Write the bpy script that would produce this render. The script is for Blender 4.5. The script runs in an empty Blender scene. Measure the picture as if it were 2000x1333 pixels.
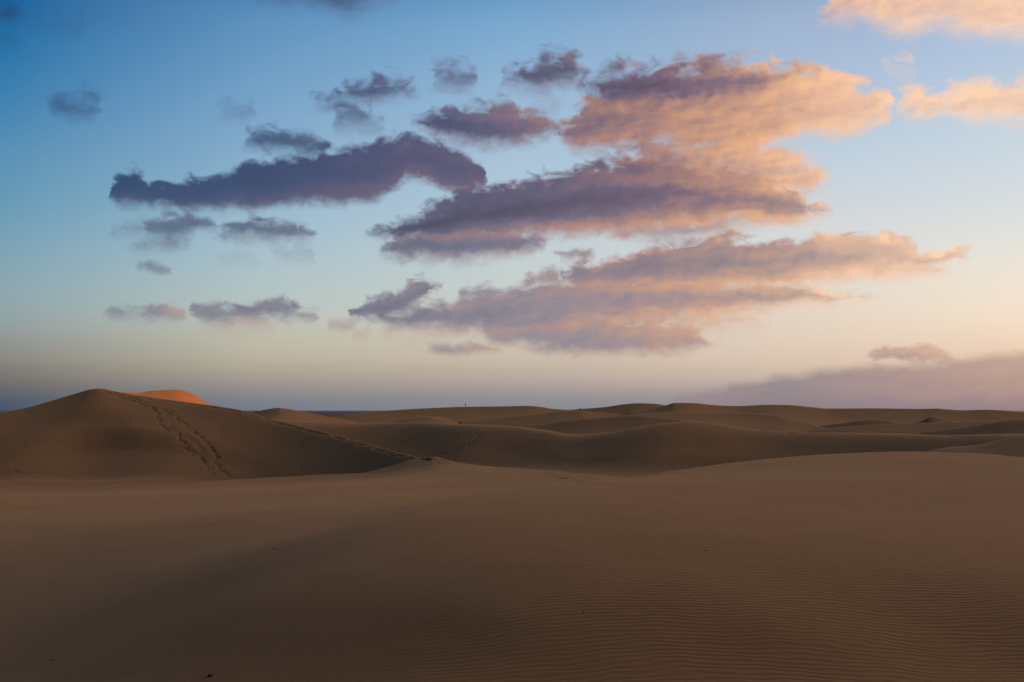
import bpy, bmesh, math, random
import numpy as np
from mathutils import Vector, noise as mnoise

# ------------------------------------------------------------------ camera
scn = bpy.context.scene
COL = scn.collection
R = math.radians
EYE = 14.0                        # eye height above the sea, metres
F = 1944.4                        # focal length in pixels of a 2000 px wide frame (35 mm lens)
PITCH = math.atan((802 - 666.5) / F)
cam_d = bpy.data.cameras.new('camera'); cam = bpy.data.objects.new('camera', cam_d); COL.objects.link(cam)
cam_d.sensor_width = 36; cam_d.lens = 35; cam_d.clip_start = .1; cam_d.clip_end = 120000
cam.location = (0, 0, EYE); cam.rotation_euler = (math.pi / 2 + PITCH, 0, 0)
scn.camera = cam

# ------------------------------------------------------------------ exposure
vs = scn.view_settings
vs.view_transform = 'Standard'; vs.look = 'None'; vs.exposure = 0.0; vs.gamma = 1.0; vs.use_curve_mapping = False
scn.cycles.max_bounces = 5; scn.cycles.diffuse_bounces = 3

SUN_AZ = 70.0      # degrees, clockwise from the view direction (+y)
SUN_EL = 1.6

# pixel of the photograph -> direction (azimuth clockwise from +y, tan of elevation)
def pdir(px, py):
    X = (px - 1000) / F; Y = (666.5 - py) / F
    cy = math.cos(PITCH) - math.sin(PITCH) * Y; cz = math.sin(PITCH) + math.cos(PITCH) * Y
    return math.atan2(X, cy), cz / math.hypot(X, cy)
def pdeg(px, py):
    a, t = pdir(px, py)
    return math.degrees(a), math.degrees(math.atan(t))

def lin(c):
    return tuple((x / 255 / 12.92) if x <= 10.3 else ((x / 255 + .055) / 1.055) ** 2.4 for x in c)

# ------------------------------------------------------------------ node helper
class NB:
    def __init__(s, nt): s.nt = nt
    def n(s, t, **k):
        o = s.nt.nodes.new(t)
        for a, b in k.items(): setattr(o, a, b)
        return o
    def put(s, sock, v):
        if isinstance(v, bpy.types.NodeSocket): s.nt.links.new(v, sock)
        else: sock.default_value = v
    def m(s, op, a, b=0.0, c=0.0, clamp=False):
        o = s.n('ShaderNodeMath', operation=op)
        s.put(o.inputs[0], a); s.put(o.inputs[1], b)
        if op in ('MULTIPLY_ADD', 'WRAP', 'SMOOTH_MIN', 'SMOOTH_MAX', 'COMPARE'): s.put(o.inputs[2], c)
        return s.lim(o.outputs[0], 0.0, 1.0) if clamp else o.outputs[0]
    def lim(s, v, lo, hi):
        # clamping with plain minimum and maximum keeps the node order, which keeps a large shader within Cycles' stack
        return s.m('MINIMUM', s.m('MAXIMUM', v, lo), hi)
    def mr(s, v, a, b, c=0.0, d=1.0, kind='LINEAR', clamp=True):
        o = s.n('ShaderNodeMapRange', interpolation_type=kind, clamp=False)
        for i, x in enumerate((v, a, b, c, d)): s.put(o.inputs[i], x)
        return s.lim(o.outputs[0], min(c, d), max(c, d)) if clamp and kind == 'LINEAR' else o.outputs[0]
    def vm(s, op, a, b=None, sc=None):
        o = s.n('ShaderNodeVectorMath', operation=op)
        s.put(o.inputs[0], a)
        if b is not None: s.put(o.inputs[1], b)
        if sc is not None: s.put(o.inputs['Scale'], sc)
        return o.outputs['Value'] if op in ('LENGTH', 'DOT_PRODUCT', 'DISTANCE') else o.outputs[0]
    def xyz(s, x, y, z=0.0):
        o = s.n('ShaderNodeCombineXYZ')
        for i, v in enumerate((x, y, z)): s.put(o.inputs[i], v)
        return o.outputs[0]
    def noise(s, vec, scale, detail=2.0, rough=.5, dist=0.0, dim='3D', lac=2.0):
        o = s.n('ShaderNodeTexNoise', noise_dimensions=dim)
        s.put(o.inputs['Vector'], vec); s.put(o.inputs['Scale'], scale); s.put(o.inputs['Detail'], detail)
        s.put(o.inputs['Roughness'], rough); s.put(o.inputs['Distortion'], dist); s.put(o.inputs['Lacunarity'], lac)
        return o
    def mix(s, f, a, b):
        o = s.n('ShaderNodeMix', data_type='RGBA', clamp_factor=False)
        s.put(o.inputs[0], f)
        for i, v in ((6, a), (7, b)):
            if isinstance(v, tuple) and len(v) == 3: v = v + (1,)
            s.put(o.inputs[i], v)
        return o.outputs[2]
    def fmix(s, f, a, b):
        o = s.n('ShaderNodeMix', data_type='FLOAT', clamp_factor=False)
        s.put(o.inputs[0], f); s.put(o.inputs[2], a); s.put(o.inputs[3], b)
        return o.outputs[0]
    def ramp(s, f, stops, interp='LINEAR'):
        o = s.n('ShaderNodeValToRGB'); cr = o.color_ramp; cr.interpolation = interp
        while len(cr.elements) > 1: cr.elements.remove(cr.elements[-1])
        cr.elements[0].position = stops[0][0]; cr.elements[0].color = tuple(stops[0][1]) + (1,)
        for p, c in stops[1:]:
            e = cr.elements.new(p); e.color = tuple(c) + (1,)
        s.put(o.inputs[0], f)
        return o.outputs[0]
    def curve(s, f, pts):
        o = s.n('ShaderNodeFloatCurve'); c = o.mapping.curves[0]
        pts = [(min(1, max(0, a)), b) for a, b in pts]
        c.points[0].location = pts[0]; c.points[1].location = pts[-1]
        for p in pts[1:-1]: c.points.new(*p)
        for p in c.points: p.handle_type = 'AUTO_CLAMPED'
        o.mapping.update(); s.put(o.inputs['Value'], f)
        return o.outputs[0]

# ------------------------------------------------------------------ sky
world = bpy.data.worlds.new('World'); scn.world = world; world.use_nodes = True
world.cycles.sampling_method = 'MANUAL'; world.cycles.sample_map_resolution = 512
wt = world.node_tree; wt.nodes.clear(); W = NB(wt)
tc = W.n('ShaderNodeTexCoord').outputs['Generated']
sep = W.n('ShaderNodeSeparateXYZ'); W.put(sep.inputs[0], W.vm('NORMALIZE', tc))
dx, dy, dz = sep.outputs
AZ = W.m('MULTIPLY', W.m('ARCTAN2', dx, dy), 180 / math.pi)      # degrees from the view direction
EL = W.m('MULTIPLY', W.m('ARCSINE', dz), 180 / math.pi)

# clear-sky colour: elevation ramps at several azimuths, blended round the compass
ELMIN, ELMAX = -3.0, 62.0
rows = (0, 75, 150, 225, 300, 375, 450, 525, 600, 650, 700, 725, 750, 765, 780, 802)
def rampcol(px, cols, top, mid, gain=1.0):
    st = []
    for y, c in zip(rows, cols):
        st.append(((pdeg(px, y)[1] - ELMIN) / (ELMAX - ELMIN), tuple(x * gain for x in lin(c))))
    st.append(((33 - ELMIN) / (ELMAX - ELMIN), lin(mid)))
    st.append((1.0, tuple(x * gain for x in lin(top))))
    st.sort(key=lambda q: q[0])
    return st
K = {
 0:    [(26,102,160),(38,114,168),(54,124,174),(72,134,178),(92,146,181),(98,152,182),(116,160,184),(134,166,180),(146,166,170),(146,154,154),(136,134,126),(126,122,116),(110,107,106),(98,101,107),(84,93,108),(68,82,102)],
 500:  [(88,140,186),(100,150,192),(112,158,197),(124,166,201),(136,173,203),(143,180,205),(160,189,205),(172,194,201),(184,196,190),(190,190,174),(186,176,156),(172,163,148),(156,148,142),(141,138,138),(128,130,136),(114,121,136)],
 1000: [(112,162,204),(128,172,208),(144,180,212),(156,187,214),(168,194,216),(178,200,217),(188,205,215),(197,208,208),(204,206,198),(208,200,186),(202,186,168),(190,174,160),(174,161,154),(158,149,147),(144,142,146),(132,136,145)],
 1500: [(152,175,205),(160,181,209),(166,188,213),(174,195,216),(185,203,219),(197,209,220),(210,214,217),(218,214,208),(222,211,197),(223,205,188),(217,196,176),(206,186,170),(191,173,164),(172,158,155),(152,146,149),(142,139,145)],
 2000: [(162,182,214),(168,188,216),(176,195,217),(185,202,218),(194,207,219),(203,211,218),(213,215,214),(227,219,210),(233,217,200),(230,208,188),(221,196,178),(200,178,164),(176,156,150),(158,142,142),(142,128,132),(130,120,128)],
}
elf = W.mr(EL, ELMIN, ELMAX)
tops = {0: (10, 34, 70), 500: (16, 40, 78), 1000: (20, 46, 84), 1500: (26, 50, 88), 2000: (32, 54, 92)}
mids = {0: (14, 62, 118), 500: (34, 88, 140), 1000: (62, 108, 158), 1500: (84, 122, 166), 2000: (100, 134, 172)}
colr = {k: W.ramp(elf, rampcol(k, v, tops[k], mids[k]), 'B_SPLINE') for k, v in K.items()}
back = W.ramp(elf, [(0.0, lin((24, 26, 34))), (.08, lin((28, 32, 44))), (.2, lin((28, 38, 60))), (.5, lin((24, 44, 78))), (1.0, lin((20, 40, 76)))], 'B_SPLINE')
az0, az5, az10, az15, az20 = [pdeg(k, 500)[0] for k in (0, 500, 1000, 1500, 2000)]
sky = colr[0]
for a, b, k in ((az0, az5, 500), (az5, az10, 1000), (az10, az15, 1500), (az15, az20, 2000)):
    sky = W.mix(W.mr(AZ, a, b, kind='LINEAR'), sky, colr[k])
sky = W.mix(W.mr(AZ, -32, -80, kind='SMOOTHSTEP'), sky, back)
sky = W.mix(W.mr(AZ, 120, 176, kind='SMOOTHSTEP'), sky, back)

# ---- clouds: upper and lower edge of every cloud as curves over azimuth, frayed by fractal noise
cvec = W.xyz(AZ, W.m('MULTIPLY', EL, 1.35), 0.0)
w1 = W.noise(cvec, .42, 3, .55, dim='2D')
w2 = W.noise(cvec, 1.9, 3, .6, dim='2D')
def centred(nd, amp):
    return W.vm('SCALE', W.vm('SUBTRACT', nd.outputs['Color'], (.5, .5, .5)), sc=amp)
warp = W.vm('ADD', centred(w1, 1.1), centred(w2, .42))
sw = W.n('ShaderNodeSeparateXYZ'); W.put(sw.inputs[0], warp)
UA = W.m('ADD', AZ, W.m('MULTIPLY', sw.outputs[0], 1.4)); VE = W.m('ADD', EL, W.m('MULTIPLY', sw.outputs[1], .8))
# tilted coordinates: the cloud streets rise slightly to the right
tx = W.m('MULTIPLY', W.m('ADD', AZ, W.m('MULTIPLY', EL, .35)), 1.0)
ty = W.m('SUBTRACT', EL, W.m('MULTIPLY', AZ, .12))
fray = W.noise(W.xyz(tx, W.m('MULTIPLY', ty, 1.7)), .8, 7, .5, .5, dim='2D').outputs[0]
FR = W.m('MULTIPLY', W.m('SUBTRACT', fray, .5), 1.2)                      # about -.25 .. .25
streak = W.noise(W.xyz(W.m('MULTIPLY', tx, .55), W.m('MULTIPLY', ty, 1.9), 3.3), .62, 5, .5, .4).outputs[0]
puff = lambda oy, ox: W.noise(W.xyz(W.m('ADD', tx, ox), W.m('MULTIPLY', W.m('ADD', ty, oy), 1.6)), 1.0, 4, .45, .3, dim='2D').outputs[0]
EMB = W.m('SUBTRACT', puff(0, 0), puff(-.22, .25))
TEX = W.m('ADD', W.m('MULTIPLY', W.m('SUBTRACT', streak, .5), 2.2), W.m('MULTIPLY', EMB, .8))
RIM = W.m('MULTIPLY', W.mr(W.noise(W.xyz(tx, ty, 9.1), .55, 3, .5).outputs[0], .5, .66, kind='SMOOTHSTEP'), W.mr(AZ, -16, 20, .12, 1.2))
V0, V1 = -6.0, 32.0
VN = W.mr(VE, V0, V1, clamp=False)
SPAN = V1 - V0
acc = None
def cloud(pts, T, op=1.0, amp=.9, soft=.16, tex=.35, core=.22, rim=.5, ends=.5, calm=False):
    """pts: (px, top, bottom); T: litness at (left top, left bottom, right top, right bottom)"""
    global acc
    a0 = pdeg(pts[0][0], pts[0][1])[0]; a1 = pdeg(pts[-1][0], pts[-1][1])[0]
    pad = .012 * (a1 - a0) + .16
    lo, hi = a0 - pad, a1 + pad
    top = [(0.0, 0)]; bot = [(0.0, 0)]
    P = []
    for px, t, b in pts:
        P.append(((pdeg(px, (t + b) / 2)[0] - lo) / (hi - lo), pdeg(px, t)[1], pdeg(px, b)[1]))
    f0, l0 = P[0], P[-1]
    P = [(0.0, (f0[1] + f0[2]) / 2 - .7, (f0[1] + f0[2]) / 2 + .7)] + P + [(1.0, (l0[1] + l0[2]) / 2 - .7, (l0[1] + l0[2]) / 2 + .7)]
    nv = lambda e: (e - V0) / SPAN
    ul = W.mr(AZ if calm else UA, lo, hi, clamp=False)
    Vn = W.mr(EL, V0, V1, clamp=False) if calm else VN
    ct = W.curve(ul, [(p[0], nv(p[1])) for p in P]); cb = W.curve(ul, [(p[0], nv(p[2])) for p in P])
    dt = W.m('SUBTRACT', ct, Vn); db = W.m('SUBTRACT', Vn, cb)
    h = max(abs(p[1] - p[2]) for p in P[1:-1])
    # how far the fraying bites follows the size of the cloud
    grow = .15 if h > .9 else .07
    if rim == 0: grow = 0.0
    e = W.m('MULTIPLY', W.m('ABSOLUTE', W.m('SUBTRACT', ul, .5)), 2.0)
    e = W.m('MULTIPLY_ADD', W.m('POWER', e, 7.0), ends / SPAN, -grow / SPAN)
    d1 = W.m('SUBTRACT', W.m('MULTIPLY_ADD', FR, amp * 2.1 / SPAN, dt), e)
    d2 = W.m('SUBTRACT', W.m('MULTIPLY_ADD', FR, amp * .85 / SPAN, db), e)
    m1 = W.mr(d1, -soft * 2.0 / SPAN, soft * 3.0 / SPAN, kind='SMOOTHSTEP')
    m2 = W.mr(d2, -soft * 2.6 / SPAN, soft * (3.0 if h < .9 else 4.6) / SPAN, kind='SMOOTHSTEP')
    al = W.m('MULTIPLY', W.m('MULTIPLY', m1, m2), op)
    s = W.m('DIVIDE', dt, W.m('MAXIMUM', W.m('ADD', dt, db), .004), clamp=True)
    sb = W.mr(s, .42, 1.0, kind='SMOOTHSTEP')
    t = W.fmix(sb, W.mr(ul, .2, .95, T[0], T[2], kind='SMOOTHSTEP'), W.mr(ul, .2, .95, T[1], T[3], kind='SMOOTHSTEP'))
    t = W.m('MULTIPLY_ADD', TEX, tex, t)
    if h > .9:                       # a deep cloud is dimmest a little under its middle
        q = W.m('MULTIPLY', W.m('SUBTRACT', s, .58), 3.4)
        t = W.m('SUBTRACT', t, W.m('MULTIPLY', W.m('MAXIMUM', W.m('SUBTRACT', 1.0, W.m('MULTIPLY', q, q)), 0.0), core))
    if rim:
        t = W.m('MULTIPLY_ADD', W.m('MULTIPLY', W.mr(dt, .55 / SPAN, .05 / SPAN), RIM), rim, t)
    # one running pair (litness times cover, cover), each cloud laid over the last
    pair = W.xyz(t, 1.0, 0.0)
    o = W.n('ShaderNodeMix', data_type='VECTOR', clamp_factor=False); W.put(o.inputs[0], al)
    if acc is None: o.inputs[4].default_value = (0, 0, 0)
    else: W.put(o.inputs[4], acc)
    W.put(o.inputs[5], pair)
    acc = o.outputs[1]
#CLOUDS
# low bank on the right horizon
cloud([(1300,786,800),(1400,760,812),(1480,744,815),(1560,730,820),(1640,721,820),(1720,712,824),(1800,711,830),(1850,705,830),(1900,699,830),(1950,692,830),(2000,688,830),(2200,676,830)], (.0,-.2,.2,-.1), .88, .22, .16, .08, core=0, rim=0, ends=0, calm=True)
cloud([(1695,697,702),(1720,682,703),(1750,674,703),(1790,674,704),(1830,677,704),(1852,688,704),(1872,697,702)], (.3,.05,.5,.1), .9, .35, .1, .1, rim=0)
# lower right cloud street
cloud([(930,645,650),(970,640,662),(1010,634,674),(1060,628,681),(1120,624,689),(1180,624,690),(1240,628,689),(1300,634,687),(1350,642,682),(1390,655,677),(1420,664,671)], (.18,.1,.5,.3), .92, .5, .16, .25)
cloud([(1150,622,630),(1250,600,640),(1350,596,642),(1430,608,634),(1500,622,630)], (.75,.6,.8,.7), .8, .6, .3, .5)
cloud([(700,612,619),(740,606,634),(800,600,644),(870,596,648),(930,584,652),(970,572,654),(1020,563,652),(1080,552,645),(1150,548,636),(1230,546,628),(1320,548,620),(1400,552,614),(1470,558,608),(1540,562,602),(1600,568,596),(1660,574,589),(1720,578,584),(1740,580,583)], (.12,.35,.5,.85), .95, .5, .16, .35)
cloud([(1095,540,545),(1110,522,556),(1140,516,560),(1180,512,562),(1210,500,561),(1240,493,562),(1270,482,562),(1300,482,563),(1340,479,565),(1380,468,565),(1420,459,562),(1460,470,560),(1510,475,557),(1560,470,553),(1600,460,549),(1640,457,546),(1680,461,545),(1720,459,540),(1760,466,532),(1800,488,530),(1840,495,522),(1870,489,516),(1900,492,508),(1915,499,503)], (.12,.6,.62,.9), .97, .5, .13, .3)
cloud([(1690,527,531),(1740,520,540),(1800,520,540),(1850,527,540),(1872,533,536)], (.6,.9,.7,.95), .7, .5, .2, .3)
cloud([(685,611,616),(700,597,625),(730,586,628),(760,573,618),(800,558,606),(830,549,590),(850,546,562),(858,548,552)], (.0,.12,.05,.2), .95, .5, .12, .2)
cloud([(895,574,578),(920,562,580),(960,553,580),(990,564,576),(1003,570,573)], (.1,.25,.1,.25), .85, .5, .15, .2)
cloud([(1022,545,550),(1045,534,557),(1075,531,557),(1098,540,552)], (.12,.3,.2,.4), .85, .5, .15, .2)
cloud([(1088,500,505),(1110,492,507),(1140,488,507),(1165,498,503)], (.1,.25,.15,.3), .8, .45, .16, .2)
cloud([(635,629,632),(660,622,637),(695,626,633)], (.5,.6,.5,.6), .7, .3, .16, .2)
cloud([(690,650,652),(708,646,655),(728,650,652)], (.8,.8,.8,.8), .55, .25, .16, .2)
cloud([(740,650,652),(770,645,656),(850,648,662),(900,655,660)], (.8,.8,.8,.8), .4, .4, .25, .2)
cloud([(828,681,683),(850,674,687),(900,674,687),(960,673,685),(992,678,682)], (.15,.3,.6,.8), .8, .35, .13, .3)
# small low left clouds
cloud([(203,608,612),(232,602,617),(262,609,618),(284,612,615)], (.1,.2,.1,.2), .75, .5, .16, .2)
cloud([(268,616,619),(300,604,625),(340,601,625),(368,612,622)], (.2,.25,.9,.5), .85, .5, .14, .3)
cloud([(374,612,618),(400,597,627),(440,599,629),(480,605,626),(525,609,617)], (.1,.2,.3,.6), .85, .6, .16, .3)
cloud([(458,600,603),(480,590,609),(520,584,613),(560,589,610),(584,600,605)], (.15,.1,.1,.1), .92, .45, .13, .2)
cloud([(540,612,618),(570,601,627),(600,604,625),(628,609,613)], (.1,.2,.2,.3), .75, .6, .16, .2)
cloud([(380,635,637),(430,629,642),(500,625,642),(545,630,637)], (.9,.9,.9,.9), .55, .5, .2, .2)
cloud([(268,449,455),(290,436,460),(330,421,465),(370,420,457),(400,427,446),(428,434,439)], (.1,.15,.1,.15), .82, .6, .16, .2)
cloud([(210,446,450),(240,437,452),(285,428,440)], (.1,.15,.1,.15), .5, .6, .22, .2)
cloud([(425,455,459),(450,441,461),(500,430,464),(550,434,469),(590,449,470),(614,461,467)], (.1,.2,.1,.2), .85, .6, .16, .2)
cloud([(248,480,483),(300,474,486),(350,470,485),(378,476,481)], (.1,.15,.1,.15), .6, .5, .2, .2)
cloud([(272,516,519),(298,512,523),(334,519,524)], (.0,.0,.0,.1), .75, .25, .12, .1)
cloud([(525,497,501),(560,489,503),(600,489,505),(615,496,500)], (.1,.2,.1,.2), .42, .5, .25, .2)
cloud([(420,507,509),(460,503,511),(500,505,508)], (.1,.2,.1,.2), .3, .4, .25, .2)
# the large right hand mass
cloud([(1180,318,335),(1220,300,370),(1270,285,395),(1320,278,405),(1380,275,410),(1440,275,412),(1500,283,405),(1550,298,395),(1590,320,385),(1612,345,372),(1632,356,362)], (.5,.75,.95,1.0), .9, 1.1, .3, .6)
cloud([(1085,258,272),(1100,238,291),(1130,205,298),(1160,182,297),(1200,166,292),(1250,150,288),(1300,140,290),(1350,135,295),(1400,130,300),(1450,130,300),(1500,133,290),(1550,133,272),(1600,138,262),(1650,150,260),(1700,168,254),(1730,190,240),(1742,205,218)], (.42,.6,.85,1.0), .97, 1.0, .2, .42, core=.12)
cloud([(1128,164,171),(1150,148,186),(1190,138,203),(1230,131,209),(1280,129,214),(1330,127,214),(1380,123,210),(1430,121,200),(1480,129,188),(1520,134,176),(1560,134,165),(1600,140,158)], (-.1,.05,.3,.55), .93, .9, .3, .4)
cloud([(1180,205,215),(1260,202,226),(1340,212,236),(1420,210,236),(1480,215,228)], (.9,.7,1.0,1.0), .5, .9, .4, .5)
cloud([(1330,370,376),(1390,366,396),(1440,372,398),(1480,380,390)], (1.2,1.2,1.2,1.2), .55, .9, .35, .3)
# long dark cloud below it
cloud([(733,484,490),(760,468,503),(800,458,509),(860,455,511),(920,454,508),(980,452,501),(1030,452,491),(1075,458,476)], (.0,.32,.1,.4), .94, .6, .16, .2)
cloud([(1195,455,460),(1250,441,467),(1300,436,468),(1350,431,463),(1400,422,453),(1470,408,442),(1550,396,432),(1600,399,428),(1630,414,422)], (.2,.3,.7,.85), .8, .6, .2, .3)
cloud([(703,455,460),(730,441,466),(770,430,470),(810,418,472),(840,406,472),(870,388,472),(890,376,470),(930,370,468),(980,362,466),(1030,352,463),(1080,343,461),(1130,332,459),(1180,322,457),(1230,318,452),(1300,322,446),(1380,328,440),(1450,342,432),(1520,358,430),(1580,384,426),(1610,405,418)], (-.1,.5,.4,.8), .98, .65, .15, .22, core=.4)
cloud([(1150,320,330),(1180,306,345),(1230,300,350),(1290,300,352),(1340,310,345)], (.1,.2,.4,.5), .6, .9, .4, .3)
cloud([(1290,372,380),(1350,362,402),(1420,366,406),(1500,380,402),(1545,388,396)], (.2,.3,.45,.6), .5, .9, .35, .4)
# left dark cloud
cloud([(470,268,272),(490,261,288),(520,257,296),(550,255,300),(580,261,303),(610,271,306),(645,286,304)], (.0,.05,.0,.05), .85, .8, .2, .15)
cloud([(200,385,404),(216,334,408),(236,322,410),(262,324,411),(284,340,411),(300,357,409),(330,358,410),(380,350,412),(430,338,412),(480,326,411),(530,313,409),(580,303,406),(630,292,403),(680,281,399),(720,274,395),(745,269,388),(780,267,366),(805,267,352),(830,269,360),(860,274,378),(890,283,384),(908,288,390),(928,298,386),(942,312,374)], (-.05,.28,.1,.36), .97, .5, .13, .14, core=.06, ends=.6, rim=0)
# small upper clouds
cloud([(803,234,241),(830,224,256),(870,217,268),(910,214,279),(950,211,283),(990,209,282),(1030,215,277),(1060,227,271),(1085,240,260),(1098,250,253)], (.05,.35,.45,.4), .95, .7, .18, .3)
cloud([(1020,205,212),(1060,196,218),(1100,200,214)], (.3,.3,.3,.3), .3, .6, .3, .2)
cloud([(596,201,205),(640,190,207),(680,172,201),(720,156,196),(760,150,190),(790,158,186),(815,169,181),(834,176,179)], (.0,.2,.05,.3), .9, .8, .22, .2)
cloud([(652,236,245),(670,210,251),(700,207,252),(730,229,254),(752,242,249)], (.05,.2,.05,.2), .7, .8, .26, .2)
cloud([(838,161,166),(860,140,171),(890,125,173),(915,127,171),(934,146,160)], (.1,.25,.15,.3), .75, .8, .26, .2)
cloud([(980,156,161),(1000,140,168),(1030,127,173),(1060,112,173),(1090,107,168),(1120,109,161),(1140,128,150),(1152,140,144)], (-.05,.3,-.05,.3), .93, .8, .22, .2)
cloud([(1745,200,206),(1770,177,222),(1800,171,229),(1840,181,230),(1880,171,231),(1920,165,229),(1960,165,232),(2000,160,238),(2060,165,250),(2100,200,206)], (1.0,1.0,.6,1.1), .93, .7, .22, .5)
cloud([(1733,126,131),(1755,109,152),(1777,107,152),(1788,130,142)], (1.1,1.1,1.1,1.1), .34, 1.7, .3, .2, ends=1.2)
cloud([(1600,24,32),(1632,0,46),(1660,-26,38),(1700,-30,40),(1740,-30,56),(1780,-30,64),(1805,-30,50),(1835,-30,50),(1870,-30,62),(1920,-30,68),(2000,-30,66),(2100,-30,60),(2150,0,12)], (.9,1.0,.95,1.0), .95, .9, .25, .55)
cloud([(500,-24,-4),(560,-30,5),(620,-30,10),(660,-30,24),(690,-30,24),(730,-30,6),(790,-24,-8)], (.0,.1,.1,.2), .7, .6, .25, .1)
cloud([(-80,8,32),(0,12,36),(28,14,35),(48,22,29)], (-.1,.0,-.1,.0), .85, .5, .22, .1)
cloud([(38,31,36),(90,38,51),(130,45,55),(170,43,51)], (.1,.1,.1,.1), .4, .5, .3, .1)
cloud([(-30,70,86),(20,71,89),(48,80,85)], (.1,.1,.1,.1), .4, .5, .3, .1)
cloud([(88,210,216),(110,197,223),(145,191,225),(185,190,223),(197,204,213)], (.1,.1,.1,.1), .62, .7, .24, .2)
cloud([(148,169,173),(178,167,177),(208,178,183)], (.1,.1,.1,.1), .32, .5, .24, .2)
cloud([(428,216,220),(450,206,224),(480,204,223),(498,194,206)], (.15,.15,.15,.15), .36, .7, .3, .2)
#END
sa = W.n('ShaderNodeSeparateXYZ'); W.put(sa.inputs[0], acc)
accA = sa.outputs[1]; accT = W.m('DIVIDE', sa.outputs[0], W.m('MAXIMUM', accA, .002))
# cloud colour: shaded side and sunlit side, by azimuth; low clouds fade into the haze of the horizon
azf = W.mr(AZ, -30, 34)
A = lambda px: (pdeg(px, 400)[0] + 30) / 64
dark_c = W.ramp(azf, [(0, lin((42,80,120))), (A(230), lin((46,72,110))), (A(500), lin((58,74,110))), (A(800), lin((80,82,114))), (A(1100), lin((100,92,118))), (A(1300), lin((118,100,120))), (A(1500), lin((140,116,126))), (A(1700), lin((176,150,154))), (1, lin((196,170,164)))])
lit_c = W.ramp(azf, [(0, lin((80,92,124))), (A(250), lin((98,90,118))), (A(600), lin((128,104,122))), (A(900), lin((154,120,128))), (A(1200), lin((206,150,118))), (A(1500), lin((244,182,134))), (A(1750), lin((253,204,166))), (1, lin((254,210,172)))])
lowf = W.mr(EL, 14, 5, 0, 1, kind='SMOOTHSTEP')
dark_c = W.mix(W.m('MULTIPLY', lowf, .75), dark_c, W.ramp(azf, [(0, lin((112,126,142))), (A(700), lin((132,132,148))), (A(1000), lin((152,144,154))), (A(1300), lin((164,146,150))), (A(1500), lin((146,138,142))), (A(1750), lin((140,126,132))), (1, lin((136,114,114)))]))
lit_c = W.mix(W.m('MULTIPLY', lowf, .8), lit_c, W.ramp(azf, [(0, lin((196,170,164))), (A(700), lin((196,164,154))), (A(1200), lin((222,166,130))), (A(1700), lin((250,200,162))), (1, lin((240,202,182)))]))
ccol = W.vm('SCALE', W.mix(W.mr(accT, 0, 1, 0, 1), dark_c, lit_c), sc=W.mr(accT, -.5, 0, .62, 1.0))
# clouds lie low over the horizon only where air lets them show
sky_all = W.mix(W.m('MINIMUM', accA, 1.0), sky, ccol)

# glow round the low sun plus an added warm lobe, both outside the picture
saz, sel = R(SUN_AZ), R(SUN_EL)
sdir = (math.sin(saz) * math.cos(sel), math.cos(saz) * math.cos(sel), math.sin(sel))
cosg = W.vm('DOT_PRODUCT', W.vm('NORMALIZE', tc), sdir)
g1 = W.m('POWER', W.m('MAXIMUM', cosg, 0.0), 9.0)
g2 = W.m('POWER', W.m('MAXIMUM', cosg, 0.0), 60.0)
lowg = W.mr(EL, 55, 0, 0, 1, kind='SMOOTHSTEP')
fill_dir = (math.sin(R(44)) * math.cos(R(12)), math.cos(R(44)) * math.cos(R(12)), math.sin(R(12)))  # added lobe that brightens the sand, set nearer the view than the sun
fill_lobe = W.m('POWER', W.m('MAXIMUM', W.vm('DOT_PRODUCT', W.vm('NORMALIZE', tc), fill_dir), 0.0), 5.0)
gate = W.mr(AZ, 28.5, 42, 0, 1, kind='SMOOTHSTEP')  # keeps the added glow out of the frame
glow = W.m('MULTIPLY', W.m('MULTIPLY', W.m('ADD', W.m('MULTIPLY', fill_lobe, 3.6), W.m('ADD', W.m('MULTIPLY', g1, .5), W.m('MULTIPLY', g2, 2.5))), lowg), gate)
nish = W.n('ShaderNodeTexSky', sky_type='NISHITA'); nish.sun_disc = False
nish.sun_elevation = sel; nish.sun_rotation = saz; nish.altitude = 20; nish.air_density = 1.2; nish.dust_density = 2.0
above = W.mr(EL, -1.0, -.2, .25, 1.0)
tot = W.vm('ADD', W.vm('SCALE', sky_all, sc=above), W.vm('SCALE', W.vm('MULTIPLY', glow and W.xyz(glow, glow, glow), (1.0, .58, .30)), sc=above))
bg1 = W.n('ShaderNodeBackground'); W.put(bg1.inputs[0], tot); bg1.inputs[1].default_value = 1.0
bg2 = W.n('ShaderNodeBackground'); W.put(bg2.inputs[0], nish.outputs[0])
# the air scatters the sky light of the Nishita model outside the band the ramps describe
W.put(bg2.inputs[1], W.mr(cosg, .45, .85, 0.0, .06, kind='SMOOTHSTEP'))
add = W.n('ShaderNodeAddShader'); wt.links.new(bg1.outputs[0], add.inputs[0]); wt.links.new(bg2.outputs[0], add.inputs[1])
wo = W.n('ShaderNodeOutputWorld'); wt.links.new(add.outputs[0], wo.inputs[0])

# ------------------------------------------------------------------ sun
sl = bpy.data.lights.new('sun', 'SUN'); sun = bpy.data.objects.new('sun', sl); COL.objects.link(sun)
sl.energy = 3.3; sl.angle = R(.5); sl.color = (1.0, .40, .11)
sun.rotation_euler = Vector(sdir).to_track_quat('Z', 'Y').to_euler()

def structure(o): o['kind'] = 'structure'; return o

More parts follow.
